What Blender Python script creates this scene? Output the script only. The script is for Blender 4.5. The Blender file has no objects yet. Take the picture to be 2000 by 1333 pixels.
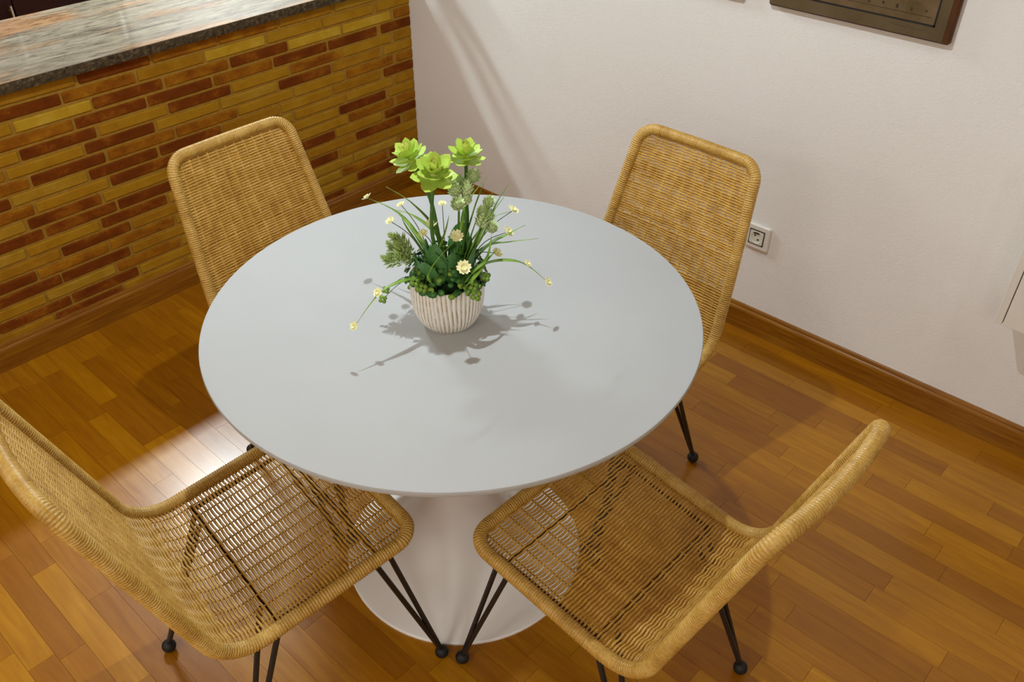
import bpy, math, random
from mathutils import Vector, Matrix
R = math.radians
scn = bpy.context.scene
COL = scn.collection

# ---------------------------------------------------------------- camera
cam = bpy.data.cameras.new('camera')
cam.sensor_width = 36.0
cam.lens = 1714.61 / 2000 * 36.0
cam.clip_start = 0.02
camo = bpy.data.objects.new('camera', cam)
COL.objects.link(camo)
def cam_matrix(loc, yaw, pitch, roll):
    f = Vector((-math.sin(yaw)*math.cos(pitch), math.cos(yaw)*math.cos(pitch), -math.sin(pitch)))
    r = Vector((math.cos(yaw), math.sin(yaw), 0)); u = r.cross(f)
    c, s = math.cos(roll), math.sin(roll)
    r2 = r*c + u*s; u2 = u*c - r*s
    m = Matrix((r2, u2, -f)).transposed().to_4x4()
    m.translation = loc
    return m
camo.matrix_world = cam_matrix(Vector((2.67451, -2.33394, 1.78958)), R(42.29648), R(37.30787), R(0.27448))
scn.camera = camo

# ---------------------------------------------------------------- light and exposure
scn.view_settings.view_transform = 'Standard'
scn.view_settings.look = 'None'
scn.view_settings.gamma = 1.0
scn.view_settings.use_curve_mapping = False
scn.view_settings.exposure = 0.12
world = bpy.data.worlds.new('world'); scn.world = world
world.use_nodes = True
world.node_tree.nodes['Background'].inputs[0].default_value = (1.0, 0.9, 0.8, 1)
world.node_tree.nodes['Background'].inputs[1].default_value = 0.02
KITCHEN_POS = Vector((-1.13, -0.75, 2.36)); KITCHEN_POWER = 72.0; KITCHEN_COL = (0.84, 0.96, 1.0)
TABLE_POS = Vector((1.49, -1.30, 2.375));   TABLE_POWER = 58.0;   TABLE_COL = (0.88, 0.96, 1.0)
LIVING_POS = Vector((2.7, -5.0, 2.30));     LIVING_POWER = 13.0;  LIVING_COL = (1.0, 0.98, 0.92)
SIDE_POS = Vector((3.0, -0.75, 2.375));     SIDE_POWER = 9.0;    SIDE_COL = (0.95, 0.97, 1.0)
CEIL = 2.42

# ---------------------------------------------------------------- helpers
def tag(o, label=None, cat=None, group=None, kind=None):
    if label: o['label'] = label
    if cat: o['category'] = cat
    if group: o['group'] = group
    if kind: o['kind'] = kind
    return o
def mesh(name, verts, faces, mat, smooth=False):
    me = bpy.data.meshes.new(name)
    me.from_pydata([tuple(v) for v in verts], [], faces)
    me.update()
    if mat: me.materials.append(mat)
    if smooth:
        me.polygons.foreach_set('use_smooth', [True]*len(me.polygons))
    return me
def link(name, data, parent=None, loc=(0, 0, 0), rot=(0, 0, 0)):
    o = bpy.data.objects.new(name, data)
    COL.objects.link(o)
    o.location = loc; o.rotation_euler = rot
    if parent: o.parent = parent
    return o
class MB:
    """collects shapes for one mesh"""
    def __init__(s): s.v = []; s.f = []
    def add(s, vs, fs):
        b = len(s.v); s.v += [tuple(v) for v in vs]; s.f += [tuple(i+b for i in f) for f in fs]
        return s
    def box(s, x0, x1, y0, y1, z0, z1, bev=0.0, top_only=False):
        if bev <= 0:
            vs = [(x, y, z) for z in (z0, z1) for y in (y0, y1) for x in (x0, x1)]
            fs = [(0, 2, 3, 1), (4, 5, 7, 6), (0, 1, 5, 4), (2, 6, 7, 3), (0, 4, 6, 2), (1, 3, 7, 5)]
            return s.add(vs, fs)
        b = bev
        vs = []
        rings = [(z0 + (0 if top_only else b), 0)] if top_only else [(z0, b), (z0+b, 0)]
        if top_only: rings = [(z0, 0)]
        rings += [(z1-b, 0), (z1, b)]
        for z, i in rings:
            a0, a1, c0, c1 = x0+i, x1-i, y0+i, y1-i
            if i == 0 and not top_only:
                vs += [(a0+b, c0, z), (a1-b, c0, z), (a1, c0+b, z), (a1, c1-b, z), (a1-b, c1, z), (a0+b, c1, z), (a0, c1-b, z), (a0, c0+b, z)]
            elif not top_only:
                vs += [(a0, c0, z), (a1, c0, z), (a1, c0, z), (a1, c1, z), (a1, c1, z), (a0, c1, z), (a0, c1, z), (a0, c0, z)]
            else:
                vs += [(a0, c0, z), (a1, c0, z), (a1, c1, z), (a0, c1, z)]
        n = 4 if top_only else 8
        fs = [tuple(reversed(range(n))), tuple(range(len(vs)-n, len(vs)))]
        for r in range(len(rings)-1):
            for i in range(n):
                j = (i+1) % n
                fs.append((r*n+i, r*n+j, (r+1)*n+j, (r+1)*n+i))
        return s.add(vs, fs)
    def lathe(s, prof, n=48, center=(0, 0, 0), cap0=True, cap1=True, rfun=None):
        vs = []
        for k, (r, z) in enumerate(prof):
            for i in range(n):
                a = 2*math.pi*i/n
                rr = r if rfun is None else r + rfun(a, z)
                vs.append((center[0]+rr*math.cos(a), center[1]+rr*math.sin(a), center[2]+z))
        fs = []
        for k in range(len(prof)-1):
            for i in range(n):
                j = (i+1) % n
                fs.append((k*n+i, k*n+j, (k+1)*n+j, (k+1)*n+i))
        if cap0: fs.append(tuple(reversed(range(n))))
        if cap1: fs.append(tuple(range((len(prof)-1)*n, len(prof)*n)))
        return s.add(vs, fs)
    def tube(s, pts, rad, sides=6, closed=False, normals=None, flat=1.0, caps=True):
        P = [Vector(p) for p in pts]; n = len(P)
        rads = rad if isinstance(rad, (list, tuple)) else [rad]*n
        vs = []; prev = None
        for i in range(n):
            if closed: t = P[(i+1) % n]-P[i-1]
            else: t = P[min(i+1, n-1)]-P[max(i-1, 0)]
            t.normalize()
            if normals is not None:
                N = Vector(normals[i]); N = (N - t*N.dot(t)).normalized()
            else:
                if prev is None:
                    N = t.orthogonal().normalized()
                else:
                    N = (prev - t*prev.dot(t)).normalized()
                prev = N
            B = t.cross(N)
            for k in range(sides):
                a = 2*math.pi*k/sides
                vs.append(P[i] + (N*math.sin(a)*flat + B*math.cos(a))*rads[i])
        fs = []
        m = n if closed else n-1
        for i in range(m):
            i2 = (i+1) % n
            for k in range(sides):
                k2 = (k+1) % sides
                fs.append((i*sides+k, i*sides+k2, i2*sides+k2, i2*sides+k))
        if not closed and caps:
            fs.append(tuple(reversed(range(sides)))); fs.append(tuple(range((n-1)*sides, n*sides)))
        return s.add(vs, fs)
    def ball(s, c, r, seg=14, rings=8, sz=1.0):
        c = Vector(c); vs = [c+Vector((0, 0, -r*sz))]
        for i in range(1, rings):
            p = -math.pi/2 + math.pi*i/rings
            for k in range(seg):
                a = 2*math.pi*k/seg
                vs.append(c + Vector((r*math.cos(p)*math.cos(a), r*math.cos(p)*math.sin(a), r*sz*math.sin(p))))
        vs.append(c+Vector((0, 0, r*sz)))
        fs = [(0, 1+(k+1) % seg, 1+k) for k in range(seg)]
        for i in range(rings-2):
            for k in range(seg):
                k2 = (k+1) % seg; a = 1+i*seg; b = a+seg
                fs.append((a+k, a+k2, b+k2, b+k))
        a = 1+(rings-2)*seg; l = len(vs)-1
        fs += [(a+k, a+(k+1) % seg, l) for k in range(seg)]
        return s.add(vs, fs)
    def transform(s, m, start=0):
        s.v[start:] = [tuple(m @ Vector(v)) for v in s.v[start:]]
        return s
    def build(s, name, mat, parent=None, smooth=False, loc=(0, 0, 0), rot=(0, 0, 0)):
        return link(name, mesh(name, s.v, s.f, mat, smooth), parent, loc, rot)
    def data(s, name, mat, smooth=False):
        return mesh(name, s.v, s.f, mat, smooth)
def empty(name, loc=(0, 0, 0), rz=0, parent=None):
    return link(name, None, parent, loc, (0, 0, rz))
def auto_smooth(o, ang=35):
    o.data.polygons.foreach_set('use_smooth', [True]*len(o.data.polygons))
    o.data.set_sharp_from_angle(angle=R(ang))
    return o

# ---------------------------------------------------------------- materials
class NT:
    def __init__(s, name):
        s.m = bpy.data.materials.new(name); s.m.use_nodes = True
        s.t = s.m.node_tree; s.b = s.t.nodes['Principled BSDF']
    def n(s, typ, **kw):
        nd = s.t.nodes.new(typ)
        for k, v in kw.items():
            if hasattr(nd, k): setattr(nd, k, v)
            else: nd.inputs[k.replace('_', ' ')].default_value = v
        return nd
    def l(s, a, b): s.t.links.new(a, b)
    def ramp(s, fac, stops, interp='LINEAR'):
        r = s.n('ShaderNodeValToRGB'); r.color_ramp.interpolation = interp
        e = r.color_ramp.elements
        while len(e) < len(stops): e.new(0.5)
        for el, (p, c) in zip(e, stops): el.position = p; el.color = (*c, 1)
        s.l(fac, r.inputs[0]); return r.outputs[0]
    def coords(s, scale=(1, 1, 1), kind='Object', rnd=False):
        tc = s.n('ShaderNodeTexCoord'); out = tc.outputs[kind]
        if rnd:
            oi = s.n('ShaderNodeObjectInfo'); mul = s.n('ShaderNodeMath', operation='MULTIPLY'); mul.inputs[1].default_value = 57.0
            s.l(oi.outputs['Random'], mul.inputs[0])
            add = s.n('ShaderNodeVectorMath', operation='ADD'); s.l(out, add.inputs[0]); s.l(mul.outputs[0], add.inputs[1]); out = add.outputs[0]
        mp = s.n('ShaderNodeMapping'); mp.inputs['Scale'].default_value = scale
        s.l(out, mp.inputs['Vector']); return mp.outputs[0]
    def noise(s, vec, scale=5, detail=3, rough=.55, dist=0.0):
        nz = s.n('ShaderNodeTexNoise'); nz.inputs['Scale'].default_value = scale; nz.inputs['Detail'].default_value = detail
        nz.inputs['Roughness'].default_value = rough; nz.inputs['Distortion'].default_value = dist
        s.l(vec, nz.inputs['Vector']); return nz.outputs['Fac']
    def bump(s, h, strength=.3, dist=.002):
        b = s.n('ShaderNodeBump'); b.inputs['Strength'].default_value = strength; b.inputs['Distance'].default_value = dist
        s.l(h, b.inputs['Height']); s.l(b.outputs[0], s.b.inputs['Normal'])
    def mathn(s, op, a, b):
        m = s.n('ShaderNodeMath', operation=op)
        for i, x in enumerate((a, b)):
            if isinstance(x, (int, float)): m.inputs[i].default_value = x
            else: s.l(x, m.inputs[i])
        return m.outputs[0]
    def base(s, c, rough=.5, spec=.5):
        if isinstance(c, tuple): s.b.inputs['Base Color'].default_value = (*c, 1)
        else: s.l(c, s.b.inputs['Base Color'])
        s.b.inputs['Roughness'].default_value = rough
        s.b.inputs['Specular IOR Level'].default_value = spec
        return s
def simple(name, c, rough=.5, spec=.5, metal=0.0, vary=0.0, scale=40):
    t = NT(name)
    if vary:
        f = t.noise(t.coords(rnd=True), scale, 3)
        lo = tuple(x*(1-vary) for x in c); hi = tuple(min(1, x*(1+vary)) for x in c)
        t.base(t.ramp(f, [(.3, lo), (.7, hi)]), rough, spec)
    else: t.base(c, rough, spec)
    t.b.inputs['Metallic'].default_value = metal
    return t.m
def wood_floor(name, island=False):
    t = NT(name)
    v = t.coords((1.6, 16, 16), rnd=not island)
    g1 = t.noise(v, 3.5, 5, .6, .6)
    v2 = t.coords((2.5, 90, 90), rnd=not island)
    g2 = t.noise(v2, 4, 3, .6)
    if island: rnd = t.n('ShaderNodeNewGeometry').outputs['Random Per Island']
    else: rnd = t.n('ShaderNodeObjectInfo').outputs['Random']
    f = t.mathn('ADD', t.mathn('MULTIPLY', rnd, .34), t.mathn('MULTIPLY', g1, .60))
    f = t.mathn('ADD', f, t.mathn('MULTIPLY', g2, .12))
    c = t.ramp(f, [(.12, FLOOR[0]), (.5, FLOOR[1]), (.78, FLOOR[2]), (1.0, FLOOR[3])])
    t.base(c, .28, .38)
    t.l(t.mathn('ADD', t.mathn('MULTIPLY', g1, .10), .19), t.b.inputs['Roughness'])
    t.bump(g2, .05, .001)
    t.b.inputs['Coat Weight'].default_value = .30; t.b.inputs['Coat Roughness'].default_value = .44
    return t.m
FLOOR = [(.20, .058, .0006), (.32, .118, .0010), (.44, .190, .002), (.64, .37, .025)]
def brick_mat(name, a, b, c):
    t = NT(name)
    f = t.noise(t.coords((1, 9, 14), rnd=True), 1.3, 3, .6)
    f2 = t.noise(t.coords((60, 60, 60), rnd=True), 2, 4, .65)
    g = t.mathn('ADD', t.mathn('MULTIPLY', f, .75), t.mathn('MULTIPLY', f2, .25))
    t.base(t.ramp(g, [(.34, a), (.52, b), (.68, c)]), .85, .10)
    t.bump(f2, .5, .0015)
    return t.m
M = {}
M['floor'] = wood_floor('floor_wood')
M['floor_field'] = wood_floor('floor_wood_field', True)
M['joint'] = simple('floor_joint', (.16, .055, .004), .6)
M['brick_D'] = brick_mat('brick_dark', (0.120, 0.026, 0.002), (0.175, 0.041, 0.003), (0.294, 0.101, 0.006))
M['brick_M'] = brick_mat('brick_russet', (0.182, 0.048, 0.003), (0.298, 0.108, 0.005), (0.398, 0.182, 0.008))
M['brick_L'] = brick_mat('brick_ochre', (0.318, 0.148, 0.006), (0.375, 0.192, 0.009), (0.405, 0.224, 0.018))
M['brick_K'] = brick_mat('brick_tan', (0.275, 0.119, 0.005), (0.339, 0.159, 0.008), (0.390, 0.202, 0.014))
M['brick_J'] = brick_mat('brick_olive', (0.317, 0.166, 0.008), (0.379, 0.213, 0.016), (0.427, 0.269, 0.034))
M['brick_Y'] = brick_mat('brick_yellow', (0.418, 0.232, 0.011), (0.480, 0.294, 0.020), (0.526, 0.356, 0.047))
t = NT('mortar'); f = t.noise(t.coords((1, 1, 1)), 60, 4, .65)
t.base(t.ramp(f, [(.3, (.30, .155, .016)), (.7, (.40, .22, .034))]), .9, .15); t.bump(f, .6, .002); M['mortar'] = t.m
t = NT('wall_paint'); v = t.coords(); f = t.noise(v, 130, 4, .6); f2 = t.noise(v, 2.2, 2)
t.base(t.ramp(f2, [(.3, (.83, .81, .775)), (.7, (.85, .83, .80))]), .7, .25); t.bump(f, .35, .0025); M['wall'] = t.m
M['ceiling'] = simple('ceiling_paint', (.78, .75, .70), .8, .2, vary=.02, scale=3)
t = NT('baseboard_wood'); g = t.noise(t.coords((1.2, 1.2, 18)), 4, 5, .6, .5)
t.base(t.ramp(g, [(.3, (.17, .055, .003)), (.55, (.26, .10, .006)), (.75, (.34, .15, .012))]), .22, .5); M['baseboard'] = t.m
t = NT('granite')
v = t.coords((16, 2.2, 16)); a = t.noise(v, 1.6, 8, .68, .7)
v2 = t.coords((3.0, 1.0, 3.0)); b = t.noise(v2, 2.0, 3, .5)
v3 = t.coords((34, 7, 34)); c3 = t.noise(v3, 2.0, 6, .75, .4)
grey = t.ramp(a, [(.30, (.08, .06, .04)), (.43, (.21, .175, .125)), (.56, (.31, .26, .19)), (.72, (.42, .35, .26))])
org = t.ramp(a, [(.30, (.12, .06, .03)), (.45, (.27, .145, .07)), (.62, (.40, .23, .12)), (.75, (.45, .32, .20))])
mx = t.n('ShaderNodeMixRGB'); t.l(t.ramp(b, [(.47, (0, 0, 0)), (.58, (1, 1, 1))]), mx.inputs[0]); t.l(grey, mx.inputs[1]); t.l(org, mx.inputs[2])
mx2 = t.n('ShaderNodeMixRGB', blend_type='MULTIPLY'); mx2.inputs[0].default_value = 1.0
t.l(mx.outputs[0], mx2.inputs[1]); t.l(t.ramp(c3, [(.36, (.5, .47, .44)), (.50, (1, 1, 1))]), mx2.inputs[2])
t.base(mx2.outputs[0], .10, .6); M['granite'] = t.m
t = NT('pale_grey_laminate'); f = t.noise(t.coords(), 4, 2); t.base(t.ramp(f, [(.3, (.455, .466, .468)), (.7, (.475, .486, .488))]), .66, .18); M['laminate'] = t.m
t = NT('white_lacquer'); f = t.noise(t.coords(), 4, 2); t.base(t.ramp(f, [(.3, (.84, .83, .81)), (.7, (.86, .85, .83))]), .4, .4); M['white'] = t.m
def rattan(name, lo, mid, hi, rough):
    t = NT(name)
    f = t.noise(t.coords((1, 1, 1), rnd=True), 22, 3, .6); g = t.noise(t.coords((1, 1, 1), rnd=True), 240, 2, .6)
    h = t.mathn('ADD', t.mathn('MULTIPLY', f, .55), t.mathn('MULTIPLY', g, .45))
    t.base(t.ramp(h, [(.32, lo), (.5, mid), (.68, hi)]), rough, .5); t.bump(g, .08, .0006)
    return t.m
M['rattan_weave'] = rattan('rattan_weave', (.36, .175, .022), (.54, .30, .050), (.68, .43, .11), .42)
M['rattan_rim'] = rattan('rattan_rim', (.36, .19, .026), (.53, .31, .060), (.66, .44, .13), .38)
M['black'] = simple('black_metal', (.010, .010, .010), .35, .5, vary=.2)
M['rubber'] = simple('black_rubber', (.008, .008, .008), .55, .4, vary=.2)

# ---------------------------------------------------------------- the setting
XW, XE, YS = -3.07, 4.4, -6.2
# floor: planks run along x
floor = MB().box(XW, XE, YS, 0.15, -0.06, -0.0125).build('floor', M['joint'])
tag(floor, 'varnished golden oak strip parquet floor', kind='structure')
rng = random.Random(11)
PW = 0.0605
plank_mesh = {}
def plank_data(L):
    if L not in plank_mesh:
        plank_mesh[L] = MB().box(0, L-.0006, -PW+.0006, 0, -.0125, 0).data('plank', M['floor'])
    return plank_mesh[L]
LENS = [.26, .30, .34, .38, .42, .46, .50]
field = MB(); count = 0
row = 0; y = 0.0
while y > YS:
    x = XW - rng.random()*.4
    while x < XE:
        L = rng.choice(LENS)
        # the part of the floor that the picture shows up close
        lim0 = max(.02, (-1.86-y)/.445)
        lim1 = min(2.9, 1.2+(y+2.29)*1.09)
        if x + L > lim0 and x < lim1 and count < 300:
            link('plank', plank_data(L), floor, (x, y, 0)); count += 1
        else:
            field.box(x, x+L-.0006, y-PW+.0006, y, -.0125, 0)
        x += L
    y -= PW; row += 1
PLANK_COUNT = count
fo = field.build('plank', M['floor_field'], floor); fo['kind'] = 'stuff'

# half wall with brick slips
MORTAR = -0.0035
wall_left = MB().box(-.12, MORTAR, -3.2, 0.0, 0, .843).build('wall_left', M['mortar'])
tag(wall_left, 'half-height wall faced with long thin ochre and dark brown bricks', kind='structure')
ROWS = [(-0.165, 'LLDKLLDKDMLJKD'), (-0.099, 'JDLKLLDDLLDJLM'), (-0.169, 'MMJJJMJLKJLKDL'), (-0.105, 'JJJLKKDDKLLDJK'), (-0.171, 'DKDLJMMDKKLLKD'),
        (-0.079, 'JDKJJKDKJKLDLKM'), (-0.177, 'MLDJLDLJKKDLKL'), (-0.107, 'KMLMLDDDKLLJDK'), (-0.147, 'KDLLJLDJDLKKLD'), (-0.109, 'DLLJKDLMKLDLKL'),
        (-0.165, 'DKLKDDJDJDLKLJ'), (-0.095, 'MMLLMMDMKDLKDL'), (-0.155, 'DKDJLDLKLKDJLK'), (-0.099, 'MLMLDLDLMKLDKL'), (-0.161, 'LDDMDDMLDKLJDL'),
        (-0.091, 'LYYDMDYLLLKDLL'), (-0.175, 'KLLYKMDLDLLKJD'), (-0.117, 'KJKMMDKLKLDLLK')]
BL, BH = .231, .0325
bdata = {}
def brick_data(L, tone):
    key = (round(L, 3), tone)
    if key not in bdata:
        m = MB().box(-L/2, L/2, -BH/2, BH/2, -.004, .0045, .003, False)
        m.transform(Matrix(((0, 0, 1, 0), (1, 0, 0, 0), (0, 1, 0, 0), (0, 0, 0, 1))))
        bdata[key] = m.data('brick', M['brick_'+tone])
    return bdata[key]
rng = random.Random(5)
for k, (st, tones) in enumerate(ROWS):
    z = .012 + .0426*(k+2)
    first = -st - .010
    if first > .03:
        link('brick', brick_data(first-.001, 'LKDM'[k % 4]), wall_left, (MORTAR+.001, -first/2, z))
    y = st
    for tn in tones:
        L = BL
        y1 = y; y0 = y - .241
        # st is the left edge of the first whole brick: it spans st .. st+BL
        c = y + BL/2
        if y + BL > -.001:
            L = -y - .002; c = y + L/2
            if L > .03: pass
        if not (y + BL > -.001):
            link('brick', brick_data(BL, tn), wall_left, (MORTAR+.001+rng.uniform(-.0008, .0008), c+rng.uniform(-.002, .002), z+rng.uniform(-.0008, .0008)))
        y -= .241

# white wall and the rest of the room shell
wr = MB().box(XW-.12, XE+.12, 0.0, 0.15, 0, CEIL).build('wall_right', M['wall']); tag(wr, 'plain off-white plastered wall', kind='structure')
tag(MB().box(XE, XE+.12, YS, 0, 0, CEIL).build('wall_side', M['wall']), 'off-white side wall', kind='structure')
tag(MB().box(XW-.12, XE+.12, YS-.12, YS, 0, CEIL).build('wall_back', M['wall']), 'off-white wall behind the viewer', kind='structure')
tag(MB().box(XW-.12, XW, YS, 0, 0, CEIL).build('wall_kitchen', M['wall']), 'off-white kitchen wall', kind='structure')
tag(MB().box(XW-.12, XE+.12, YS-.12, 0.15, CEIL, CEIL+.1).build('ceiling', M['ceiling']), 'white ceiling', kind='structure')
# baseboards
PROF = [(0, 0), (.014, 0), (.014, .074), (.0125, .079), (.0085, .082), (.0085, .0865), (.006, .0925), (.004, .094), (0, .094)]
def baseboard(name, a, b, axis, label):
    n = len(PROF); vs = []
    for p in (a, b):
        for d, z in PROF:
            vs.append((d, p, z) if axis == 'y' else (p, -d, z))
    fs = [tuple(range(n)), tuple(range(2*n-1, n-1, -1))]
    for i in range(n):
        j = (i+1) % n; fs.append((i, i+n, j+n, j))
    o = MB().add(vs, fs).build(name, M['baseboard'])
    o.data.validate()
    tag(o, label, kind='structure')
    import bmesh
    bm = bmesh.new(); bm.from_mesh(o.data); bmesh.ops.recalc_face_normals(bm, faces=bm.faces); bm.to_mesh(o.data); bm.free()
    return o
baseboard('baseboard_left', -3.2, -.0005, 'y', 'varnished brown wooden baseboard under the brick wall')
baseboard('baseboard_right', .0145, XE, 'x', 'varnished brown wooden baseboard along the white wall')

# ---------------------------------------------------------------- granite worktop on the half wall
ct = empty('countertop', (0, 0, .843))
MB().box(-.545, .0245, -3.2, -.002, 0, .030, .0015).build('slab', M['granite'], ct)
t = NT('granite_shaded_edge'); f = t.noise(t.coords((1, 1, 1)), 70, 5, .7)  # darker granite: shade on the slab's front face is put into the colour
t.base(t.ramp(f, [(.35, (.030, .022, .012)), (.55, (.085, .060, .030)), (.72, (.20, .15, .085))]), .8, .2); t.bump(f, .6, .002); M['shaded_edge'] = t.m
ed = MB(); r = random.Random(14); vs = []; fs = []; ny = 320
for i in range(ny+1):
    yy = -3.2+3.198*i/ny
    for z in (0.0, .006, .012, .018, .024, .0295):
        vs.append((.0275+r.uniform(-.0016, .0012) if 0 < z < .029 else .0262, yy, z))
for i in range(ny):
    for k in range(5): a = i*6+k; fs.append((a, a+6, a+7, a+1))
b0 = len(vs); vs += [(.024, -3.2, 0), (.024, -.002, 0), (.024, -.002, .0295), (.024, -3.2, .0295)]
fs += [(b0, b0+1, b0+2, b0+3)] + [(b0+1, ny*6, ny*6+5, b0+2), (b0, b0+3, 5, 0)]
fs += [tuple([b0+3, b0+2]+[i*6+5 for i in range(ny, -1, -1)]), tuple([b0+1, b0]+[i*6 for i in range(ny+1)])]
ed.add(vs, fs).build('shaded_edge', M['shaded_edge'], ct)
tag(ct, 'polished grey and rust granite countertop on the brick half wall', 'countertop')

# ---------------------------------------------------------------- kitchen units seen past the worktop
M['mahogany'] = simple('mahogany_front', (.012, .0015, .001), .45, .2, vary=.3, scale=9)
M['chrome'] = simple('brushed_steel', (.75, .76, .76), .28, .5, metal=1.0, vary=.05)
def kitchen_unit(y0, y1, hy, label):
    e = empty('kitchen_cabinet', (-2.77, (y0+y1)/2, 0)); w = (y1-y0)/2-.001
    MB().box(-.29, .28, -w, w, .08, 2.2).build('body', M['mahogany'], e)
    MB().box(-.28, .24, -w, w, 0, .08).build('plinth', M['mahogany'], e)
    yy = hy-(y0+y1)/2
    for z0, z1, h0 in ((.085, .865, .245), (.87, 1.40, 1.0), (1.405, 2.195, 1.5)):
        d = MB().box(.28, .30, -w+.0015, w-.0015, z0, z1, .002).build('door', M['mahogany'], e)
        h = MB(); h.tube([(.332, yy, h0), (.332, yy, h0+.147)], .0065, 8)
        h.tube([(.30, yy, h0+.03), (.332, yy, h0+.03)], .004, 6); h.tube([(.30, yy, h0+.117), (.332, yy, h0+.117)], .004, 6)
        auto_smooth(h.build('handle', M['chrome'], d))
    tag(e, label, 'cabinet', 'dark kitchen cabinets')
kitchen_unit(-.60, -.003, -.055, 'tall dark mahogany kitchen cabinet next to the white wall')
kitchen_unit(-1.20, -.60, -.625, 'tall dark mahogany kitchen cabinet whose steel handle shows past the countertop')
kitchen_unit(-1.80, -1.20, -1.255, 'tall dark mahogany kitchen cabinet farthest from the white wall')

# ---------------------------------------------------------------- vase of long leaves on the worktop by the white wall
M['vase'] = simple('dark_glaze', (.02, .018, .016), .3, .5, vary=.2)
M['dry_leaf'] = simple('dry_leaf', (.10, .11, .03), .6, .3, vary=.4)
vz = empty('vase', (-.13, -.19, .873)); tag(vz, 'dark glazed vase of long arching leaves on the countertop by the white wall', 'vase')
auto_smooth(MB().lathe([(.040, .0005), (.050, .002), (.072, .05), (.080, .10), (.066, .15), (.042, .185), (.038, .21), (.044, .22), (.034, .215), (.030, .185)], 40, cap1=True).build('body', M['vase'], vz), 60)
rv = random.Random(12)
def long_leaf(a, reach, h, drop, w):
    vs = []; fs = []; n = 14
    C = [Vector((reach*u*math.cos(a), reach*u*math.sin(a), .20+h*4*u*(1-u)-drop*u*u)) for u in (i/n for i in range(n+1))]
    for i, c in enumerate(C):
        u = i/n; ww = w*math.sin(math.pi*min(1, .12+.88*u))**.8+.0006
        tt = (C[min(i+1, n)]-C[max(i-1, 0)]).normalized(); sd_ = Vector((-math.sin(a), math.cos(a), 0)); up = sd_.cross(tt)
        vs += [c-sd_*ww, c-up*.001, c+sd_*ww, c+up*.001]
    for i in range(n):
        for k in range(4): fs.append((i*4+k, i*4+(k+1) % 4, i*4+4+(k+1) % 4, i*4+4+k))
    MB().add(vs, fs).build('long_leaf', M['dry_leaf'], vz, True)
for az, reach, h, drop, w in ((8, .24, .06, .12, .020), (28, .25, .10, .08, .022), (-20, .22, .10, .10, .020), (45, .20, .16, .02, .024), (5, .16, .20, -.10, .024), (-50, .2, .12, .05, .02), (70, .14, .16, -.05, .02),
                               (120, .15, .15, -.05, .02), (180, .22, .12, .05, .02), (225, .25, .10, .06, .02), (270, .24, .12, .04, .02), (20, .07, .12, -.2, .02)):
    long_leaf(R(az), reach, h, drop, w)

# ---------------------------------------------------------------- tulip table
TC = (1.588, -1.318)
table = empty('tulip_table', (TC[0], TC[1], 0))
tag(table, 'round white pedestal dining table in the middle of the four chairs', 'table')
tp = MB().lathe([(.44, .713), (.478, .7155), (.498, .7205), (.5065, .7265), (.509, .733), (.509, .7365), (.5078, .739), (.505, .74)], 160).build('table_top', M['laminate'], table)
auto_smooth(tp, 30)
ped = [(.296, 0), (.2965, .005), (.294, .0085), (.27, .0135), (.235, .023), (.195, .040), (.158, .066), (.124, .105), (.096, .158), (.074, .225), (.060, .30), (.053, .38), (.050, .46), (.053, .54), (.062, .61), (.080, .66), (.11, .695), (.15, .7128)]
auto_smooth(MB().lathe(ped, 96).build('pedestal', M['white'], table), 40)

# ---------------------------------------------------------------- rattan chairs
WF, WB, WT = .2093, .2066, .1684
CD, ZF, ZR, CB_, CT_ = .4077, .4413, .3983, .4914, .3144
def make_profile():
    A = Vector((-CD/2, ZF)); B = Vector((CD/2, ZR)); T = Vector((CD/2 + CB_*math.sin(CT_), ZR + CB_*math.cos(CT_)))
    d1 = (A-B).normalized(); d2 = (T-B).normalized()
    ang = math.acos(d1.dot(d2)); r = .0997; tl = r/math.tan(ang/2)
    p1 = B+d1*tl; p2 = B+d2*tl
    ctr = B + (d1+d2).normalized()*(r/math.sin(ang/2))
    pts = []
    for i in range(41): pts.append(A.lerp(p1, i/40))
    a1 = math.atan2(*(p1-ctr).yx); a2 = math.atan2(*(p2-ctr).yx)
    while a2 - a1 > math.pi: a2 -= 2*math.pi
    while a1 - a2 > math.pi: a2 += 2*math.pi
    for i in range(1, 20):
        a = a1+(a2-a1)*i/20; pts.append(ctr+Vector((math.cos(a), math.sin(a)))*r)
    for i in range(41):
        q = p2.lerp(T, i/40)
        k = i/40; q = q + Vector((-d2.y, d2.x))*.0003*math.sin(math.pi*k)   # slight bow of the back
        pts.append(q)
    s = [0]
    for a, b in zip(pts, pts[1:]): s.append(s[-1]+(b-a).length)
    return pts, s
PP, PS = make_profile()
STOT = PS[-1]
SBEND = PS[50]
import bisect
def prof(s):
    s = min(max(s, 0), STOT)
    i = min(max(bisect.bisect_right(PS, s)-1, 0), len(PS)-2)
    k = (s-PS[i])/(PS[i+1]-PS[i])
    p = PP[i].lerp(PP[i+1], k)
    a = max(i-1, 0); b = min(i+2, len(PP)-1)
    t = (PP[b]-PP[a]).normalized()
    return p, Vector((-t.y, t.x))     # point, normal on the sitter's side
def half(s):
    if s < SBEND: k = s/SBEND; return WF+(WB-WF)*k
    k = (s-SBEND)/(STOT-SBEND); return WB+(WT-WB)*k**1.2
def shell(s, a, off=0.0):
    p, n = prof(s)
    q = max(0.0, 1-(a/half(s))**2)
    if s > SBEND: off -= .015*q*((s-SBEND)/(STOT-SBEND))**.8      # the back is gently hollowed across its width
    else: off -= .006*q*math.sin(math.pi*s/SBEND)                 # and the seat sags a little
    return Vector((a, p.x+n.x*off, p.y+n.y*off))
RC, RT = .0482, .0146
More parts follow.
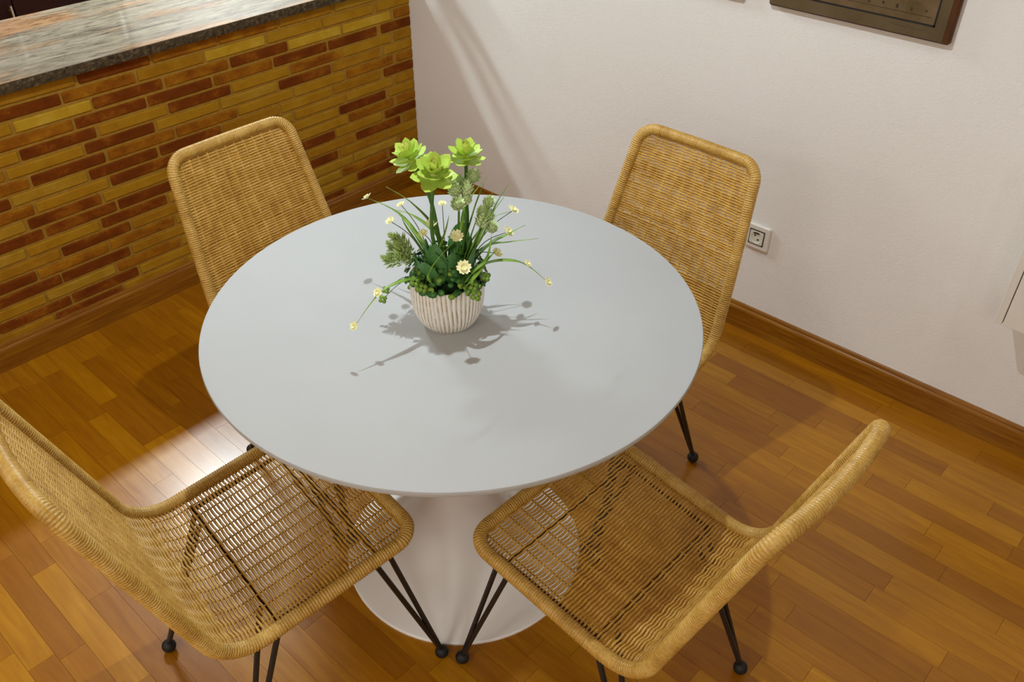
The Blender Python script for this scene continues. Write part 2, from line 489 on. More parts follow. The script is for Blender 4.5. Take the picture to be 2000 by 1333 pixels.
def build_chair_parts():
    # rim path in (s, a)
    path = []
    st = .0012
    n = int((STOT-2*RC)/st)
    for i in range(n): s = RC+(STOT-2*RC)*i/n; path.append((s, -half(s)))
    wt = half(STOT-RC)
    for i in range(int(RC*math.pi/2/st)):
        q = i/(RC*math.pi/2/st)*math.pi/2; path.append((STOT-RC+RC*math.sin(q), -wt+RC-RC*math.cos(q)))
    m = int((2*wt-2*RC)/st)
    for i in range(m): path.append((STOT, -wt+RC+(2*wt-2*RC)*i/m))
    for i in range(int(RC*math.pi/2/st)):
        q = i/(RC*math.pi/2/st)*math.pi/2; path.append((STOT-RC+RC*math.cos(q), wt-RC+RC*math.sin(q)))
    for i in range(n): s = STOT-RC-(STOT-2*RC)*i/n; path.append((s, half(s)))
    wf = half(RC)
    for i in range(int(RC*math.pi/2/st)):
        q = i/(RC*math.pi/2/st)*math.pi/2; path.append((RC-RC*math.sin(q), wf-RC+RC*math.cos(q)))
    m = int((2*wf-2*RC)/st)
    for i in range(m): path.append((0, wf-RC-(2*wf-2*RC)*i/m))
    for i in range(int(RC*math.pi/2/st)):
        q = i/(RC*math.pi/2/st)*math.pi/2; path.append((RC-RC*math.cos(q), -wf+RC-RC*math.sin(q)))
    pts = [shell(s, a) for s, a in path]
    nrm = []
    for s, a in path:
        nn = prof(s)[1]; nrm.append(Vector((0, nn.x, nn.y)))
    rads = []; acc = 0; r2 = random.Random(3); ph = 0; pitch = .0052
    for i in range(len(pts)):
        d = (pts[i]-pts[i-1]).length if i else 0
        ph += d/pitch
        if ph >= 1: ph -= 1; pitch = r2.uniform(.0048, .0060)
        rads.append(RT-.0034 + .0034*math.sqrt(max(0, 1-(2*ph-1)**2)))
    rim = MB().tube(pts, rads, 10, True, nrm).data('rim', M['rattan_rim'], True)
    # weave
    NS = 12
    def amax(s):
        w = half(s)
        for d in (s, STOT-s):
            if d < RC: w -= RC-math.sqrt(max(0, RC*RC-(RC-d)**2))
        return w-.006
    def strands(s0, s1, pitch, start, amp, rr):
        mb = MB(); r3 = random.Random(8); k = start; s = s0
        while s < s1:
            w = half(s); am = amax(s); ns = 56
            pts = []; nr = []
            jit = r3.uniform(-.0006, .0006)
            for i in range(ns+1):
                a = -am+2*am*i/ns
                off = -amp*math.cos(math.pi*(a/w)*(NS+1))
                pts.append(shell(s+jit+.0005*math.sin(a*90+k), a, off))
                nn = prof(s)[1]; nr.append(Vector((0, nn.x, nn.y)))
            mb.tube(pts, rr*r3.uniform(.93, 1.07), 6, False, nr, .95, caps=False)
            s += pitch*r3.uniform(.93, 1.07); k += 1
        return mb
    def stakes(mb, s0, s1, off, rr, bend):
        for j in range(NS):
            f = -1+2*(j+1)/(NS+1)
            pts = []; nr = []
            for i in range(41):
                s = s0+(s1-s0)*i/40
                a = f*half(s)
                if abs(a) > amax(s)+.003: continue
                pts.append(shell(s, a, off*min(1, abs(s-bend)/.06))); nn = prof(s)[1]; nr.append(Vector((0, nn.x, nn.y)))
            mb.tube(pts, rr, 6, False, nr, .6, caps=False)
        return mb
    seat = stakes(strands(.016, SBEND, .0077, 0, .0020, .0028), .004, SBEND+.003, -.0022, .0022, SBEND).data('seat', M['rattan_weave'], True)
    back = stakes(strands(SBEND+.001, STOT-.013, .0067, 1, .0010, .00315), SBEND, STOT-.004, .0014, .0030, SBEND).data('backrest', M['rattan_weave'], True)
    return rim, seat, back
rim_d, seat_d, back_d = build_chair_parts()
def surf_z(v): return ZF+(ZR-ZF)*(v+CD/2)/CD
FW, FF, RW, RF = .2189, .2345, .198, .2309
leg_d = {}
for sx in (-1, 1):
    for fr in (0, 1):
        foot = Vector((sx*FW, -FF, .016)) if fr == 0 else Vector((sx*RW, RF, .016))
        tops = [(.193, -.108), (.188, -.142)] if fr == 0 else [(.130, .105), (.180, .088)]
        mb = MB()
        for u, v in tops:
            t = Vector((sx*u, v, surf_z(v)-.0175))
            mb.tube([foot+Vector((0, 0, .004)), t], .0058, 8)
        leg_d[(sx, fr)] = (mb.data('leg', M['black'], False), MB().ball(foot, .016, 14, 9).data('foot', M['rubber'], True))
def bar(v): return MB().tube([(-.19, v, surf_z(v)-.0175), (.19, v, surf_z(v)-.0175)], .005, 8)
bar_d = [bar(-.125).data('support_bar', M['black']), bar(.098).data('support_bar', M['black'])]
for sx in (-1, 1):
    p = [Vector((sx*.187, -.145, surf_z(-.145)-.0175)), Vector((sx*.178, .10, surf_z(.10)-.0175))]
    bar_d.append(MB().tube(p, .005, 8).data('support_bar', M['black']))
def chair(x, y, phi, label):
    e = empty('rattan_chair', (x, y, 0), R(phi-90))
    link('rim', rim_d, e)
    o = link('seat', seat_d, e); o = link('backrest', back_d, e)
    for d in bar_d: link('support_bar', d, e)
    for key, (ld, fd) in leg_d.items():
        l = link('leg', ld, e); link('foot', fd, l)
    tag(e, label, 'chair', 'woven rattan dining chairs')
    return e
chair(1.1351, -1.294, 180.78, 'woven rattan chair with its back towards the brick half wall')
chair(1.6516, -.8924, 89.12, 'woven rattan chair with its back to the white wall beside the power socket')
chair(1.5325, -1.7872, -96.87, 'woven rattan chair nearest the lower left, cut by the picture edge')
chair(2.0633, -1.3474, -1.65, 'woven rattan chair at the lower right, back seen almost edge on from above')

# ---------------------------------------------------------------- potted artificial plant
ES = Vector((.6826, .7308, 0)); EN = Vector((.7308, -.6826, 0))
P0 = Vector((1.603, -1.348, .7402))
def L3(s, n, z): return ES*s + EN*n + Vector((0, 0, z))
plant = empty('potted_plant', P0)
tag(plant, 'artificial green arrangement with succulents and pale yellow flowers in ribbed white pot on the table', 'potted plant')
t = NT('pot_ceramic')
sep = t.n('ShaderNodeSeparateXYZ'); tc = t.n('ShaderNodeTexCoord'); t.l(tc.outputs['Object'], sep.inputs[0])
ang = t.mathn('ARCTAN2', sep.outputs[1], sep.outputs[0])
w = t.mathn('ADD', t.mathn('MULTIPLY', ang, 50.0), t.mathn('MULTIPLY', t.mathn('SINE', t.mathn('ADD', t.mathn('MULTIPLY', sep.outputs[2], 40.0), t.mathn('MULTIPLY', ang, 3.0)), 0.0), 1.3))
w = t.mathn('ADD', w, t.mathn('MULTIPLY', t.mathn('SINE', t.mathn('MULTIPLY', ang, 5.0), 0.0), .8))
cs = t.mathn('COSINE', w, 0.0)
f = t.noise(t.coords((1, 1, .3)), 130, 4, .7)
g = t.mathn('ADD', t.mathn('MULTIPLY', cs, .32), t.mathn('MULTIPLY', f, .9))
t.base(t.ramp(g, [(.40, (.84, .81, .74)), (.62, (.74, .68, .58)), (.80, (.46, .36, .23))]), .7, .3); t.bump(f, .3, .001); M['pot'] = t.m
pr = [(.046, 0), (.050, .0), (.0535, .003), (.060, .012), (.066, .024), (.071, .040), (.0735, .058), (.0745, .076), (.0745, .094), (.0735, .104), (.0725, .1075), (.070, .1075), (.0685, .104), (.068, .09), (.067, .085)]
def ribs(a, z):
    if z < .002 or z > .1065: return 0
    w = 50*a + 1.3*math.sin(z*40+a*3)+.8*math.sin(a*5)
    return -.0024*(.5+.5*math.cos(w))
pot = MB().lathe(pr, 450, rfun=lambda a, z: ribs(a, z)).build('pot', M['pot'], plant); auto_smooth(pot, 60)
M['soil'] = simple('dark_moss', (.012, .03, .008), .9, .2, vary=.5, scale=120)
auto_smooth(MB().lathe([(.067, .088), (.06, .098), (.045, .110), (.025, .118), (.004, .121)], 32).build('moss', M['soil'], plant), 80)
def leafmat(name, lo, hi, rough=.45, trans=.25, scale=60):
    t = NT(name); f = t.noise(t.coords(rnd=True), scale, 2)
    t.base(t.ramp(f, [(.3, lo), (.7, hi)]), rough, .4)
    t.b.inputs['Subsurface Weight'].default_value = 0.0
    return t.m
M['lime'] = leafmat('lime_petal', (.36, .58, .05), (.66, .80, .16))
M['limetip'] = leafmat('petal_core', (.55, .68, .08), (.80, .82, .28))
M['stem'] = leafmat('green_stem', (.05, .14, .02), (.09, .22, .03))
M['blade'] = leafmat('grass_blade', (.09, .22, .02), (.28, .46, .05), scale=25)
M['leaf'] = leafmat('round_leaf', (.030, .14, .03), (.10, .28, .06), scale=30)
M['leafl'] = leafmat('light_leaf', (.14, .32, .03), (.34, .52, .07), scale=30)
M['bud'] = leafmat('hop_bud', (.50, .68, .28), (.84, .92, .60), scale=60)
M['sedum'] = leafmat('sedum_leaf', (.12, .26, .04), (.58, .68, .26), scale=40)
M['yellow'] = leafmat('pale_flower', (.90, .88, .42), (.96, .94, .66))
M['thin'] = leafmat('dark_thin_stem', (.03, .06, .01), (.07, .12, .02))
def petal_mesh(name, mat, L=1.0, W=.42, cup=.35, th=.09):
    # spoon shaped fleshy leaf along +x, upper side +z
    vs = []; fs = []; nu, nv = 7, 4
    for side in (1, -1):
        for i in range(nu+1):
            u = i/nu
            w = W*math.sin(math.pi*min(1, .12+.78*u**.9))**.8*(1 if u < .97 else .25)
            if u > .8: w *= 1-((u-.8)/.2)**2*.93
            for j in range(-nv//2, nv//2+1):
                q = j/(nv/2)
                z = cup*(u*u) + .10*(q*q)*math.sin(math.pi*u)
                thk = th*(1-q*q)*(1-u**3*.7)*.5
                vs.append((u*L, q*w, z+side*thk))
    n = nv+1; b = (nu+1)*n
    for i in range(nu):
        for j in range(nv):
            a = i*n+j
            fs.append((a, a+n, a+n+1, a+1)); fs.append((b+a, b+a+1, b+a+n+1, b+a+n))
    return mesh(name, vs, fs, mat, True)
pet = petal_mesh('petal', M['lime'], 1, .34, .30, .11); pet_in = petal_mesh('petal', M['limetip'], 1, .34, .40, .11)
def stem(name, pts, r0, r1, mat, parent=plant):
    n = 14; P = [Vector(p) for p in pts]; out = []
    for i in range(n+1):
        u = i/n*(len(P)-1); k = min(int(u), len(P)-2); q = u-k
        a = P[max(k-1, 0)]; b = P[k]; c = P[k+1]; d = P[min(k+2, len(P)-1)]
        out.append(.5*((2*b)+(c-a)*q+(2*a-5*b+4*c-d)*q*q+(3*b-a-3*c+d)*q**3))
    rr = [r0+(r1-r0)*i/n for i in range(n+1)]
    o = MB().tube(out, rr, 6).build(name, mat, parent, True); return o, out
rng = random.Random(21)
def rosette(base, axis, size, pts, label):
    stem('stem', pts, .0042, .0036, M['stem'])
    axis = Vector(axis).normalized(); q = axis.to_track_quat('Z', 'Y')
    core = MB().ball((0, 0, 0), size*.20, 10, 6, 1.3).build('succulent_head', M['limetip'], plant, True)
    core.rotation_mode = 'QUATERNION'; core.location = base; core.rotation_quaternion = q
    core['label'] = label
    for k, (n, tilt, ln, zz) in enumerate([(6, -8, 1.0, -.22), (6, 14, 1.0, -.08), (5, 36, .86, .08), (4, 56, .66, .2), (3, 74, .5, .26)]):
        for i in range(n):
            p = link('petal', pet if k < 3 else pet_in, core, (0, 0, zz*size))
            p.rotation_euler = (0, -R(tilt+rng.uniform(-7, 7)), 2*math.pi*(i+.5*(k % 2)+rng.uniform(-.1, .1))/n)
            sc = size*ln*rng.uniform(.92, 1.05); p.scale = (sc, sc, sc)
rosette(L3(-.055, -.01, .352), (-.25, -.35, 1), .039, [L3(0, 0, .10), L3(-.012, .0, .20), L3(-.025, -.003, .28), L3(-.055, -.01, .345)], 'lime green succulent head leaning left on its stem')
rosette(L3(-.014, .03, .340), (.30, -.20, 1), .044, [L3(.0, .012, .10), L3(-.022, .02, .2), L3(-.02, .028, .28), L3(-.014, .03, .33)], 'lime green succulent head in front, lowest of three')
rosette(L3(.045, -.01, .352), (0, 0, 1), .037, [L3(.02, 0, .10), L3(.042, -.005, .2), L3(.044, -.01, .28), L3(.045, -.01, .345)], 'lime green succulent head on the right')
# grass blades
def blade(pts, w, mat=None):
    w *= 1.35
    n = 16; P = [Vector(p) for p in pts]; C = []
    for i in range(n+1):
        u = i/n*(len(P)-1); k = min(int(u), len(P)-2); q = u-k
        a = P[max(k-1, 0)]; b = P[k]; c = P[k+1]; d = P[min(k+2, len(P)-1)]
        C.append(.5*((2*b)+(c-a)*q+(2*a-5*b+4*c-d)*q*q+(3*b-a-3*c+d)*q**3))
    vs = []; fs = []
    for i, c in enumerate(C):
        t = (C[min(i+1, n)]-C[max(i-1, 0)]).normalized()
        side = t.cross(Vector((0, 0, 1)))
        if side.length < .15: side = t.cross(EN)
        side.normalize(); up = side.cross(t).normalized()
        ww = w*(.55+.45*math.sin(math.pi*min(1, i/n*1.4)))*(1 if i < n*.55 else max(.06, 1-((i/n-.55)/.45)**1.3))
        vs += [c-side*ww+up*ww*.35, c-up*.0005, c+side*ww+up*ww*.35, c+up*.0005]
    for i in range(n):
        a = i*4
        for k in range(4): fs.append((a+k, a+(k+1) % 4, a+4+(k+1) % 4, a+4+k))
    fs += [(3, 2, 1, 0), (n*4, n*4+1, n*4+2, n*4+3)]
    return MB().add(vs, fs).build('grass_blade', mat or M['blade'], plant, True)
RT0 = L3(0, 0, .105)
BLADES = [
 ([L3(-.012, 0, .11), L3(-.036, -.02, .150), L3(-.085, -.085, .196), L3(-.152, -.146, .204)], .0042),
 ([L3(-.005, 0, .11), L3(-.013, 0, .20), L3(-.059, -.03, .251), L3(-.105, -.04, .282)], .0028),
 ([L3(.02, 0, .11), L3(.040, 0, .135), L3(.083, 0, .170), L3(.123, 0, .176), L3(.179, 0, .182)], .0042),
 ([L3(.03, .01, .11), L3(.082, .012, .138), L3(.125, .02, .146), L3(.157, .017, .132), L3(.192, .036, .108)], .0040),
 ([L3(.02, 0, .11), L3(.069, 0, .182), L3(.099, 0, .259), L3(.122, 0, .300)], .0045),
 ([L3(.02, .02, .11), L3(.048, .02, .160), L3(.083, .02, .238), L3(.112, .02, .285)], .0048),
 ([L3(.015, .02, .11), L3(.037, .02, .145), L3(.073, .03, .244), L3(.091, .03, .304)], .0050),
 ([L3(-.02, .03, .11), L3(-.04, .05, .133), L3(-.085, .085, .150), L3(-.125, .111, .142), L3(-.168, .142, .100)], .0042),
 ([L3(.03, .01, .11), L3(.083, .01, .176), L3(.118, 0, .192), L3(.156, -.02, .201)], .0040),
 ([L3(.015, 0, .11), L3(.036, 0, .173), L3(.061, 0, .260), L3(.076, -.01, .297)], .0046),
 ([L3(.01, .02, .11), L3(.032, .02, .145), L3(.054, .02, .217), L3(.070, .02, .271)], .0052),
 ([L3(-.02, .05, .11), L3(-.034, .075, .15), L3(-.018, .075, .185), L3(.020, .055, .218)], .0022),
 ([L3(.03, .05, .11), L3(.05, .065, .15), L3(.075, .06, .172), L3(.10, .03, .182)], .0045),
 ([L3(.02, .06, .11), L3(.045, .08, .14), L3(.078, .055, .178), L3(.088, .03, .215)], .0042),
 ([L3(-.01, .02, .11), L3(-.015, .025, .16), L3(.002, .02, .215), L3(.01, .01, .245)], .0040),
 ([L3(-.015, .01, .11), L3(-.045, .0, .165), L3(-.075, -.03, .205), L3(-.085, -.05, .228)], .0020),
 ([L3(.0, -.02, .11), L3(.03, -.03, .18), L3(.045, -.04, .24), L3(.085, -.06, .285)], .0042),
 ([L3(.02, -.02, .11), L3(.06, -.04, .17), L3(.10, -.05, .205), L3(.132, -.05, .215)], .0020),
 ([L3(.0, -.03, .11), L3(-.01, -.05, .16), L3(-.06, -.09, .19), L3(-.10, -.12, .19)], .0040),
]
for p, w in BLADES: blade(p, w)
# pale flowers
def flower_data():
    mb = MB()
    for layer, (n, tilt, s) in enumerate(((6, 14, 1.0), (5, 42, .7))):
        for i in range(n):
            a = 2*math.pi*(i+.4*layer)/n
            m = Matrix.Rotation(a, 4, 'Z') @ Matrix.Rotation(-R(tilt), 4, 'Y')
            b = len(mb.v)
            vs = [(.0, -.12*s, 0), (.0, .12*s, 0), (.55*s, .36*s, .04), (.55*s, -.36*s, .04), (.95*s, .22*s, .14), (.95*s, -.22*s, .14), (.84*s, 0, .10)]
            vs2 = [(x, y, z-.05) for x, y, z in vs]
            fs = [(0, 3, 2, 1), (3, 5, 6), (3, 6, 2), (2, 6, 4)]
            allv = vs+vs2
            f2 = [tuple(reversed(f)) for f in fs]; f1 = [tuple(i2+7 for i2 in f) for f in fs]
            edge = [0, 3, 5, 6, 4, 2, 1]
            fe = [(edge[k], edge[k]+7, edge[(k+1) % 7]+7, edge[(k+1) % 7]) for k in range(7)]
            mb.add(allv, f2+f1+fe); mb.transform(m, b)
    mb.ball((0, 0, .1), .2, 8, 5)
    return mb.data('flower', M['yellow'], False)
fd = flower_data()
FSC = 1.18
FL = [(-.153, -.147, .204, .0105), (-.102, -.03, .214, .0095), (-.081, -.06, .232, .0085), (-.023, 0, .223, .0105), (-.040, 0, .202, .0095), (.022, .05, .222, .0125), (.032, .107, .190, .0135),
      (.134, -.05, .217, .0115), (.121, -.011, .192, .0110), (.099, 0, .152, .0105), (.195, .038, .105, .0095), (.157, .017, .136, .0075), (-.125, .111, .146, .0090), (-.171, .145, .097, .0085), (-.002, -.05, .236, .0085)]
for i, (s, n, z, sz) in enumerate(FL):
    o = link('flower', fd, plant, L3(s, n, z)); o.scale = (sz*FSC,)*3
    d = L3(s*.8, n*.8+.05, .13+rng.uniform(-.03, .06)); q = d.to_track_quat('Z', 'Y'); o.rotation_mode = 'QUATERNION'; o.rotation_quaternion = q
    if i in (1, 2, 3, 4, 5, 6, 7, 8, 9, 14):
        e = L3(s, n, z); b = L3(s*.25, n*.25, .115)
        stem('flower_stem', [b, b.lerp(e, .5)+Vector((0, 0, .02)), e], .0010, .0007, M['thin'])
# hop buds
def bud_data():
    mb = MB(); mb.ball((0, 0, .55), .42, 10, 7, 1.3)
    r = random.Random(2)
    for k in range(6):
        zz = .12+k*.17; rad = .46*math.sin(math.pi*min(.96, .22+k*.14)); n = 7 if k < 5 else 4
        for i in range(n):
            a = 2*math.pi*(i+.5*(k % 2))/n
            m = Matrix.Translation((0, 0, zz)) @ Matrix.Rotation(a, 4, 'Z') @ Matrix.Translation((rad*.82, 0, 0)) @ Matrix.Rotation(-R(40+k*5), 4, 'Y')
            b = len(mb.v)
            mb.add([(-.05, -.17, 0), (-.05, .17, 0), (.22, .20, .06), (.22, -.20, .06), (.50, 0, .02), (.12, 0, -.06)], [(0, 3, 2, 1), (3, 4, 2), (0, 1, 5), (1, 2, 5), (2, 4, 5), (4, 3, 5), (3, 0, 5)])
            mb.transform(m, b)
    return mb.data('hop_bud', M['bud'], False)
bd = bud_data()
for s, n, z in [(.055, 0, .308), (.042, .02, .292), (.024, .02, .290), (.021, .03, .270), (.045, .025, .274), (.036, 0, .298), (.075, 0, .236), (.084, 0, .220), (.068, .02, .222), (.088, .012, .207), (.080, -.012, .246)]:
    o = link('hop_bud', bd, plant, L3(s, n, z)); k = rng.uniform(.018, .023); o.scale = (k, k, k)
    d = L3(rng.uniform(-.5, .5), rng.uniform(-.3, .5), 1); o.rotation_mode = 'QUATERNION'; o.rotation_quaternion = d.to_track_quat('Z', 'Y')
for s, n, z in [(.045, .01, .29), (.030, .02, .28), (.078, .0, .23)]:
    stem('stem', [L3(s*.5, n, .11), L3(s*.8, n, .19), L3(s, n, z)], .003, .0022, M['stem'])
# spiky sedum sprigs
def sprig_data():
    mb = MB(); r = random.Random(6)
    for k in range(30):
        u = k/30; a = k*2.4; tilt = 75-u*70
        m = Matrix.Translation((0, 0, u*.8)) @ Matrix.Rotation(a, 4, 'Z') @ Matrix.Rotation(R(tilt), 4, 'Y')
        b = len(mb.v); L = .70*(1-.35*u); w = .075
        mb.add([(0, 0, 0), (w, 0, L*.45), (0, w, L*.45), (-w, 0, L*.45), (0, -w, L*.45), (0, 0, L)], [(0, 2, 1), (0, 3, 2), (0, 4, 3), (0, 1, 4), (5, 1, 2), (5, 2, 3), (5, 3, 4), (5, 4, 1)])
        mb.transform(m, b)
    return mb.data('sedum_sprig', M['sedum'], False)
sd = sprig_data()
for s, n, z in [(-.106, 0, .172), (-.112, .02, .160), (-.088, 0, .194), (-.077, .01, .192), (-.094, .03, .166), (-.082, .02, .176), (-.071, 0, .175), (-.073, .02, .166), (-.1, .01, .158)]:
    o = link('sedum_sprig', sd, plant, L3(s*.88, n, z-.012)); k = rng.uniform(.026, .034); o.scale = (k, k, k)
    d = L3(-.8+rng.uniform(-.4, .4), rng.uniform(-.3, .6), .6+rng.uniform(-.2, .3)); o.rotation_mode = 'QUATERNION'; o.rotation_quaternion = d.to_track_quat('Z', 'Y')
for n in (0, .02):
    stem('stem', [L3(-.02, n, .11), L3(-.055, n, .150), L3(-.085, n, .168)], .0022, .0016, M['stem'])
# dense small round leaves
def disc_leaf(mb, pos, nrm, r, asp=.85):
    nrm = Vector(nrm).normalized(); q = nrm.to_track_quat('Z', 'Y').to_matrix()
    n = 8; vs = [Vector(pos)+q @ Vector((r*math.cos(2*math.pi*i/n), r*asp*math.sin(2*math.pi*i/n), r*.22)) for i in range(n)]
    vs += [Vector(pos), Vector(pos)-nrm*r*.16]
    fs = [(i, (i+1) % n, n) for i in range(n)]+[((i+1) % n, i, n+1) for i in range(n)]
    mb.add(vs, fs)
def foliage(count, mat, r0, r1, seed, zlo, zhi, spread):
    mb = MB(); r = random.Random(seed)
    for i in range(count):
        a = r.uniform(0, 2*math.pi); rad = spread*math.sqrt(r.uniform(.08, 1))
        z = zlo+(zhi-zlo)*(1-(rad/spread)**2)*r.uniform(.55, 1)+r.uniform(-.008, .008)
        p = Vector((rad*math.cos(a), rad*math.sin(a), max(z, .116 if rad > .06 else .11)))
        if rad > .072: p.z = max(p.z-.012, .112)
        nr = Vector((math.cos(a)*rad/spread*1.2+r.uniform(-.5, .5), math.sin(a)*rad/spread*1.2+r.uniform(-.5, .5), .8))
        disc_leaf(mb, p, nr, r.uniform(r0, r1))
    o = mb.build('foliage', mat, plant, True); o['kind'] = 'stuff'; return o
foliage(230, M['leaf'], .0055, .0090, 1, .116, .180, .082)
foliage(60, M['leafl'], .0050, .0080, 2, .120, .172, .086)
# bigger dark leaves standing in the middle
for i in range(16):
    a = rng.uniform(0, 2*math.pi); rr = rng.uniform(.02, .05)
    o = link('dark_leaf', petal_mesh('dark_leaf', M['leaf']) if i == 0 else dl, plant, (rr*math.cos(a), rr*math.sin(a), .112)); dl = o.data
    k = rng.uniform(.05, .085); o.scale = (k, k*.7, k); o.rotation_euler = (0, -R(rng.uniform(45, 80)), a)
# clover sprigs hanging over the rim
def clover(pos, k, base):
    mb = MB()
    for i in range(4):
        a = math.pi/2*i+.5
        disc_leaf(mb, Vector((math.cos(a), math.sin(a), 0))*.62, (math.cos(a)*.3, math.sin(a)*.3, 1), .55, 1)
    o = mb.build('clover_leaf', M['leafl'], plant, True, pos); o.scale = (k, k, k)
    o.rotation_mode = 'QUATERNION'; o.rotation_quaternion = (EN*1.0+Vector((0, 0, .6))).to_track_quat('Z', 'Y')
    stem('stem', [base, base.lerp(pos, .5)+Vector((0, 0, .012)), pos], .0008, .0006, M['stem'])
clover(L3(.054, .080, .110), .0105, L3(.03, .05, .13)); clover(L3(.050, .078, .130), .009, L3(.03, .05, .13)); clover(L3(-.128, .01, .062), .008, L3(-.05, .02, .12))
clover(L3(-.120, .012, .085), .007, L3(-.05, .02, .12)); clover(L3(.075, .045, .128), .009, L3(.03, .03, .13)); clover(L3(-.06, .055, .130), .010, L3(-.03, .03, .13)); clover(L3(-.045, .066, .122), .009, L3(-.02, .03, .12))

# ---------------------------------------------------------------- power socket on the white wall
M['plastic'] = simple('ivory_plastic', (.74, .70, .64), .35, .5, vary=.03)
M['insert'] = simple('socket_insert', (.68, .68, .58), .4, .5, vary=.03)
M['dark'] = simple('dark_line', (.012, .012, .012), .5, .4, vary=.2)
so = empty('power_socket', (1.614, 0, .357)); tag(so, 'white wall power socket with black square outline beside the rattan chair', 'socket')
def plate(mb, cx, cz, h, y0, y1, bev):
    b = len(mb.v); mb.box(-h, h, -h, h, y0, y1, bev, False)
    mb.transform(Matrix(((1, 0, 0, cx), (0, 0, -1, 0), (0, 1, 0, cz), (0, 0, 0, 1))), b); return mb
plate(MB(), 0, 0, .043, .0005, .0105, .004).build('plate', M['plastic'], so)
def ring(name, h0, h1, y0, y1, mat):
    mb = MB()
    mb.box(-h1, h1, -y1, -y0, h0, h1).box(-h1, h1, -y1, -y0, -h1, -h0).box(-h1, -h0, -y1, -y0, -h0, h0).box(h0, h1, -y1, -y0, -h0, h0)
    return mb.build(name, mat, so)
ring('outline', .0235, .0262, .0105, .0118, M['dark'])
# insert: square face with a round well
mb = MB(); n = 32; sq = []; ci = []
for i in range(n):
    a = 2*math.pi*(i+.5)/n; m = .0233/max(abs(math.cos(a)), abs(math.sin(a))); sq.append((m*math.cos(a), -.0125, m*math.sin(a))); ci.append((.019*math.cos(a), -.0125, .019*math.sin(a)))
bk = [(.0175*x/.019, -.0108, .0175*z/.019) for x, y, z in ci]
mb.add(sq+ci+bk, [(i, (i+1) % n, n+(i+1) % n, n+i) for i in range(n)]+[(n+i, n+(i+1) % n, 2*n+(i+1) % n, 2*n+i) for i in range(n)]+[tuple(range(2*n, 3*n))])
mb.build('insert', M['insert'], so)
for sx, sz in ((-.006, .0065), (.006, -.0065)):
    w = MB(); w.lathe([(.0030, 0), (.0030, .0006)], 12); w.transform(Matrix(((1, 0, 0, sx), (0, 0, -1, -.0110), (0, 1, 0, sz), (0, 0, 0, 1)))); w.build('pin_hole', M['dark'], so)
MB().box(-.012, .008, -.0128, -.0112, .013, .0165).build('earth_clip', M['dark'], so)

# ---------------------------------------------------------------- pictures on the white wall
M['board'] = simple('brown_board', (.075, .026, .005), .5, .3, vary=.3, scale=20)
t = NT('aged_print'); f = t.noise(t.coords(), 14, 5, .65); t.base(t.ramp(f, [(.3, (.095, .060, .020)), (.55, (.145, .095, .042)), (.75, (.17, .115, .062))]), .55, .3); M['print'] = t.m
t = NT('aged_print_margin'); f = t.noise(t.coords(), 10, 4, .65); t.base(t.ramp(f, [(.3, (.085, .058, .024)), (.7, (.125, .088, .042))]), .55, .3); M['margin'] = t.m
t = NT('tan_board'); f = t.noise(t.coords(), 12, 4); t.base(t.ramp(f, [(.3, (.20, .14, .05)), (.7, (.30, .21, .09))]), .6, .3); M['tan'] = t.m
def picture(x0, x1, z0, z1, boardmat, label, seed):
    e = empty('picture', (x0, 0, z0)); w = x1-x0; h = z1-z0
    tag(e, label, 'picture', 'pictures on the white wall')
    b = MB().box(0, w, 0, h, .001, .020, .005); b.transform(Matrix(((1, 0, 0, 0), (0, 0, -1, 0), (0, 1, 0, 0), (0, 0, 0, 1)))); b.build('board', boardmat, e)
    p = MB().box(.004, w-.018, -.0206, -.0200, .005, h-.005).build('print', M['margin'], e)
    MB().box(.028, w-.046, -.0209, -.0206, .038, h-.038).build('map_field', M['print'], p)
    l = MB(); a0, a1, c0, c1 = .026, w-.044, .036, h-.036; q = .0045
    l.box(a0, a1, -.0212, -.0206, c0, c0+q).box(a0, a1, -.0212, -.0206, c1-q, c1).box(a0, a0+q, -.0212, -.0206, c0, c1).box(a1-q, a1, -.0212, -.0206, c0, c1)
    l.build('border_line', M['dark'], p)
    r = random.Random(seed); mk = MB()
    for i in range(11):
        xx = a0+.03+i*(a1-a0-.06)/10
        mk.box(xx-.003, xx+.003, -.0211, -.0209, c0+.028+r.uniform(-.003, .003), c0+.036)
    mk.box(a0+.012, a1-.014, -.0211, -.0209, c0+.020, c0+.0215)
    o = mk.build('map_marks', M['line2'], p); o['kind'] = 'stuff'
    sg = MB(); pts = []
    for i in range(160):
        u = i/159; pts.append((w-.155+.105*u, -.0209, .024+.0030*math.sin(u*38)*math.sin(u*9+.5)+.0015*math.sin(u*17)))
    sg.tube(pts, .0003, 4); o = sg.build('signature', M['line2'], p)
M['line2'] = simple('faint_line', (.05, .033, .015), .6, .3, vary=.3)
picture(1.518, 2.013, 1.063, 1.43, M['board'], 'dark brown aged map print on board, the right-hand picture', 3)
picture(.943, 1.438, 1.060, 1.43, M['tan'], 'tan framed picture whose lower corner just shows at the top edge', 9)

# ---------------------------------------------------------------- white wall cabinet at the right edge
M['cabinet'] = simple('cream_lacquer', (.76, .72, .64), .4, .4, vary=.02, scale=6)
cb = empty('wall_cabinet', (2.355, 0, .447)); tag(cb, 'cream white wall-hung cabinet at the right edge of the picture', 'cabinet')
MB().box(0, .019, -.12, -.001, 0, .6, .001).build('side_panel', M['cabinet'], cb)
MB().box(.0195, .60, -.102, -.001, 0, .6).build('body', M['cabinet'], cb)
MB().box(.0215, .60, -.12, -.103, .0, .6, .0012).build('door', M['cabinet'], cb)

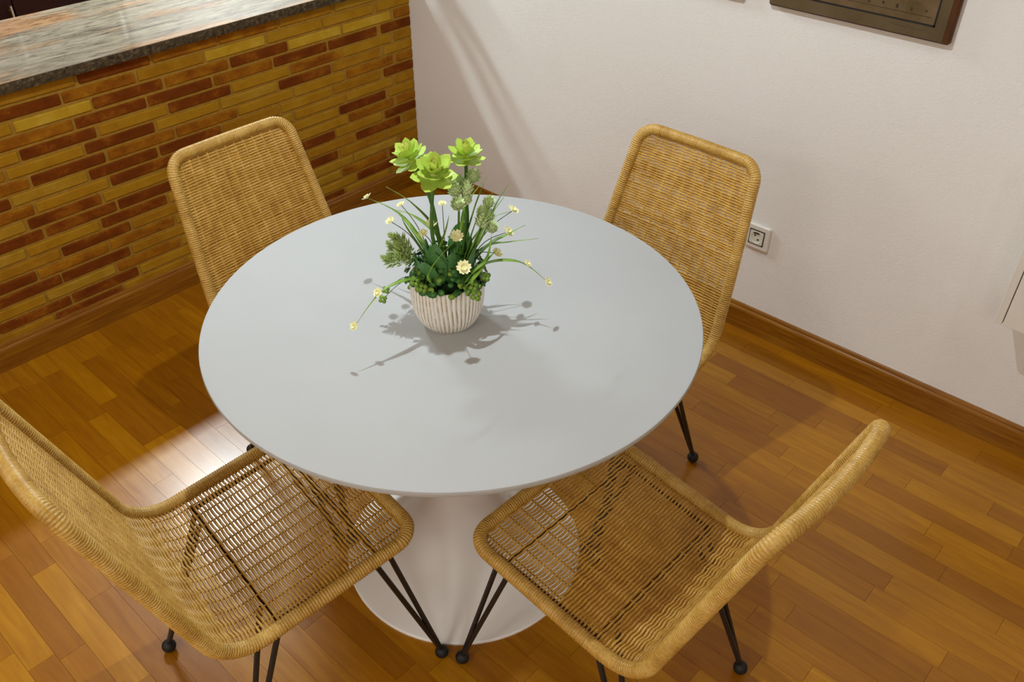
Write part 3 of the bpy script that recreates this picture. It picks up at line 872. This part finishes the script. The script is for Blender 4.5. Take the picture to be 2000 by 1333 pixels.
# ---------------------------------------------------------------- lamps
def emis(name, col, st):
    t = NT(name); t.base((.8, .8, .8), .5)
    t.b.inputs['Emission Color'].default_value = (*col, 1); t.b.inputs['Emission Strength'].default_value = st
    return t.m
def downlight(name, pos, power, col, label, angle=140, soft=.016, blend=.6):
    e = empty(name, (pos.x, pos.y, CEIL)); tag(e, label, 'ceiling light', 'ceiling lamps')
    auto_smooth(MB().lathe([(.055, -.001), (.055, -.008), (.048, -.012), (.042, -.012), (.040, -.004)], 32, cap0=False, cap1=False).build('ring', M['chrome'], e))
    MB().lathe([(.040, -.005), (.030, -.008), (.010, -.009)], 24).build('lens', emis('lens', col, 6), e)
    l = bpy.data.lights.new(name+'_light', 'SPOT'); l.energy = power; l.color = col; l.spot_size = R(angle); l.spot_blend = blend; l.shadow_soft_size = soft
    o = link(name+'_beam', l, e, (0, 0, pos.z-CEIL))
    return o
downlight('ceiling_downlight', TABLE_POS, TABLE_POWER, TABLE_COL, 'small ceiling downlight above the white table')
downlight('ceiling_downlight', SIDE_POS, SIDE_POWER, SIDE_COL, 'small ceiling downlight near the cream wall cabinet')
def area_lamp(name, pos, sx, sy, power, col, label):
    e = empty(name, (pos.x, pos.y, CEIL)); tag(e, label, 'ceiling light', 'ceiling lamps')
    MB().box(-sx/2-.02, sx/2+.02, -sy/2-.02, sy/2+.02, pos.z-CEIL+.004, -.001, .004).build('housing', M['plastic'], e)
    l = bpy.data.lights.new(name+'_light', 'AREA'); l.shape = 'RECTANGLE'; l.size = sx; l.size_y = sy; l.energy = power; l.color = col
    link(name+'_panel', l, e, (0, 0, pos.z-CEIL))
area_lamp('kitchen_lamp', KITCHEN_POS, .10, .5, KITCHEN_POWER, KITCHEN_COL, 'long white kitchen ceiling lamp behind the half wall')
for lx, ly, lab in ((2.7, -5.0, 'square ceiling lamp at the far end of the living room, middle one'), (.4, -4.2, 'added square fill lamp on the kitchen side of the living room'), (2.1, -3.7, 'added square fill lamp behind the viewer'),
                    (4.0, -3.4, 'added square fill lamp close to the side wall'), (4.0, -5.3, 'added square fill lamp in the far corner of the living room'), (.6, -5.6, 'added square fill lamp by the back wall')):
    area_lamp('living_lamp_and_fill', Vector((lx, ly, LIVING_POS.z)), .45, .45, LIVING_POWER, LIVING_COL, lab)  # all but the far middle lamp are added, unseen, as soft ambient fill
